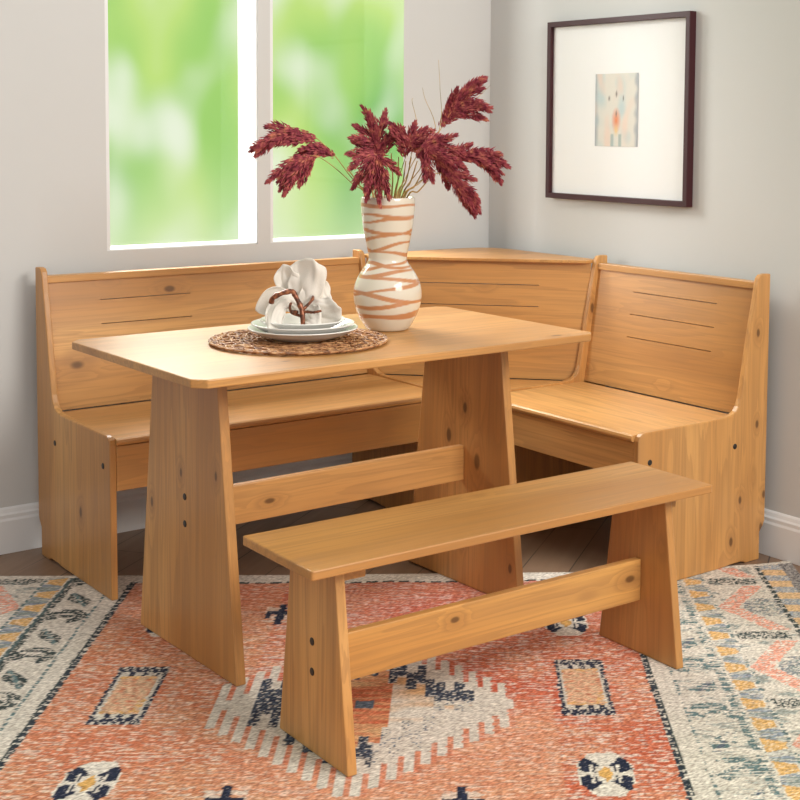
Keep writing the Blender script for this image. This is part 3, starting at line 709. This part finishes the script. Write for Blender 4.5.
def plate(R_, z, label, deep):
    pr = [(R_*.52, 0), (R_*.56, .001), (R_*.60, .003), (R_*.80, deep*.45), (R_*.94, deep*.85), (R_*.995, deep), (R_, deep+.0016), (R_*.99, deep+.0030), (R_*.93, deep*.9+.003), (R_*.78, deep*.45+.004), (R_*.62, .0062), (R_*.56, .0052), (.0005, .005)]
    pr = catmull(pr, 4)
    o = MB().lathe(pr, 96).build('plate', M_white, None, smooth=True)
    o.location = (mx_+.008, my_-.006, z); return tag(o, label, 'plate', 'plates stacked on the placemat')
PZ0 = TT+.0094
plate(.140, PZ0, 'largest white plate at the bottom of the stack on the rattan mat', .027)
plate(.131, PZ0+.0115, 'middle white plate of the stack, between the largest and the smallest', .027)
plate(.108, PZ0+.0235, 'smallest white plate on top of the stack, under the napkin', .024)
NB = PZ0+.0235+.0058
mnp = plain('white_linen_napkin', srgb(226, 219, 209), .9, .1, .35, 500); mnp.node_tree.nodes['Principled BSDF'].inputs['Sheen Weight'].default_value = .2
def cloth_fan(B, root, path, w0, w1, pleat, depth, seed, tipcut=.25, nu=22, nv=30):
    """gathered cloth spreading from the ring along a path, with pleats across it; path in (right, up, away) metres"""
    P = bez([Vector(p) for p in path], nu); rows = []
    for i, p in enumerate(P):
        u = i/nu
        tan = (P[min(i+1, nu)]-P[max(i-1, 0)]).normalized()
        side = tan.cross(Vector((0, 0, 1))); side = side.normalized()
        nor = side.cross(tan).normalized()
        wd = w0+(w1-w0)*(math.sin(u*math.pi*.62)/.93)**.9
        row = []
        for j in range(nv+1):
            v = j/nv*2-1
            endlift = -tipcut*abs(v)**1.5*u*.06
            off = nor*(depth*(.25+.75*u)*math.cos(v*math.pi*pleat+seed)*(1-.3*abs(v)))+nor*(.004*nz(u*4+seed, v*3, seed))+side*(wd*v)+tan*endlift
            off += Vector((.005*nz(u*3, v*2, seed+4), .005*nz(u*3, v*2, seed+8), .005*nz(u*3, v*2, seed+12)))
            q = p+off; row.append(loc3(q.x, q.y, q.z))
        rows.append(row)
    W_ = nv+1
    B.add([v for r_ in rows for v in r_], [(i*W_+j, (i+1)*W_+j, (i+1)*W_+j+1, i*W_+j+1) for i in range(nu) for j in range(nv)])
napkin = thing('napkin', 'crumpled white cloth napkin bunched on the stacked plates', 'napkin', (mx_+.0085, my_-.007, NB))
B = MB(); ny = NB-TT
c0 = (-.005, .045, 0)
cloth_fan(B, None, [c0, (-.030, .085, .015), (-.044, .125, .015), (-.050, .158, .010)], .016, .032, .8, .010, 1, .45)
cloth_fan(B, None, [c0, (.002, .085, .0), (.010, .130, .0), (.012, .178, .0)], .018, .046, .8, .016, 2, .40)
cloth_fan(B, None, [c0, (.022, .075, .0), (.042, .100, .005), (.060, .116, .01)], .018, .040, .8, .014, 5, .3)
cloth_fan(B, None, [c0, (-.036, .070, -.02), (-.060, .045, -.05), (-.064, .008, -.076), (-.066, -.020, -.088)], .014, .024, .8, .010, 3, 1.0)
cloth_fan(B, None, [c0, (-.045, .066, .0), (-.068, .066, .0), (-.084, .044, .0), (-.086, .022, .0)], .014, .036, .8, .012, 6, .3)
cloth_fan(B, None, [c0, (.03, .040, -.01), (.066, .044, -.015), (.100, .056, -.025)], .016, .034, .8, .012, 4, .4)
cloth_fan(B, None, [c0, (.015, .035, -.02), (.034, .025, -.05), (.048, .010, -.070)], .014, .028, .9, .009, 8, .8)
no = B.build('cloth', mnp, napkin, smooth=True, fix=False)
md = no.modifiers.new('thickness', 'SOLIDIFY'); md.thickness = .0022; md.offset = 0
# branch-shaped ring
mrg, t, b = material('copper_bark'); tcx = t.n('ShaderNodeTexCoord')
n_ = t.n('ShaderNodeTexNoise', {'Vector': tcx.outputs['Object'], 'Scale': 90.0, 'Detail': 4.0})
t.set(b, 'Base Color', t.ramp(n_.outputs[0], [(.35, srgb(70, 40, 28)), (.52, srgb(128, 72, 48)), (.70, srgb(176, 116, 80))])); b.inputs['Roughness'].default_value = .4; b.inputs['Metallic'].default_value = .35
ring = thing('napkin_ring', 'brown twig-shaped ring gathered round the white napkin', 'napkin ring', (mx_+.0085, my_-.007, NB))
B = MB(); dy = 0
def twig(pts, r0, r1):
    P = bez([loc3(*p) for p in pts], 20); B.tube(P, [(r0+(r1-r0)*k/20)*(1+.13*math.sin(k*1.9)+.08*math.sin(k*3.7)) for k in range(21)], 8)
twig([(-.072, .068, -.060), (-.066, .082, -.064), (-.045, .093, -.062), (-.020, .098, -.058), (-.012, .088, -.060), (.003, .060, -.066), (.008, .040, -.070), (.010, .004, -.074)], .0068, .0062)
twig([(.006, .046, -.068), (.020, .048, -.070), (.036, .047, -.072), (.056, .051, -.070)], .0042, .0030)
twig([(-.006, .046, -.064), (-.016, .046, -.055), (-.022, .044, -.030)], .0042, .0036)
twig([(.006, .050, -.066), (.026, .072, -.035), (.022, .080, .0), (-.010, .078, .020), (-.030, .066, -.010), (-.024, .044, -.045), (.004, .036, -.066)], .0040, .0040)
B.build('twig', mrg, ring, smooth=True)
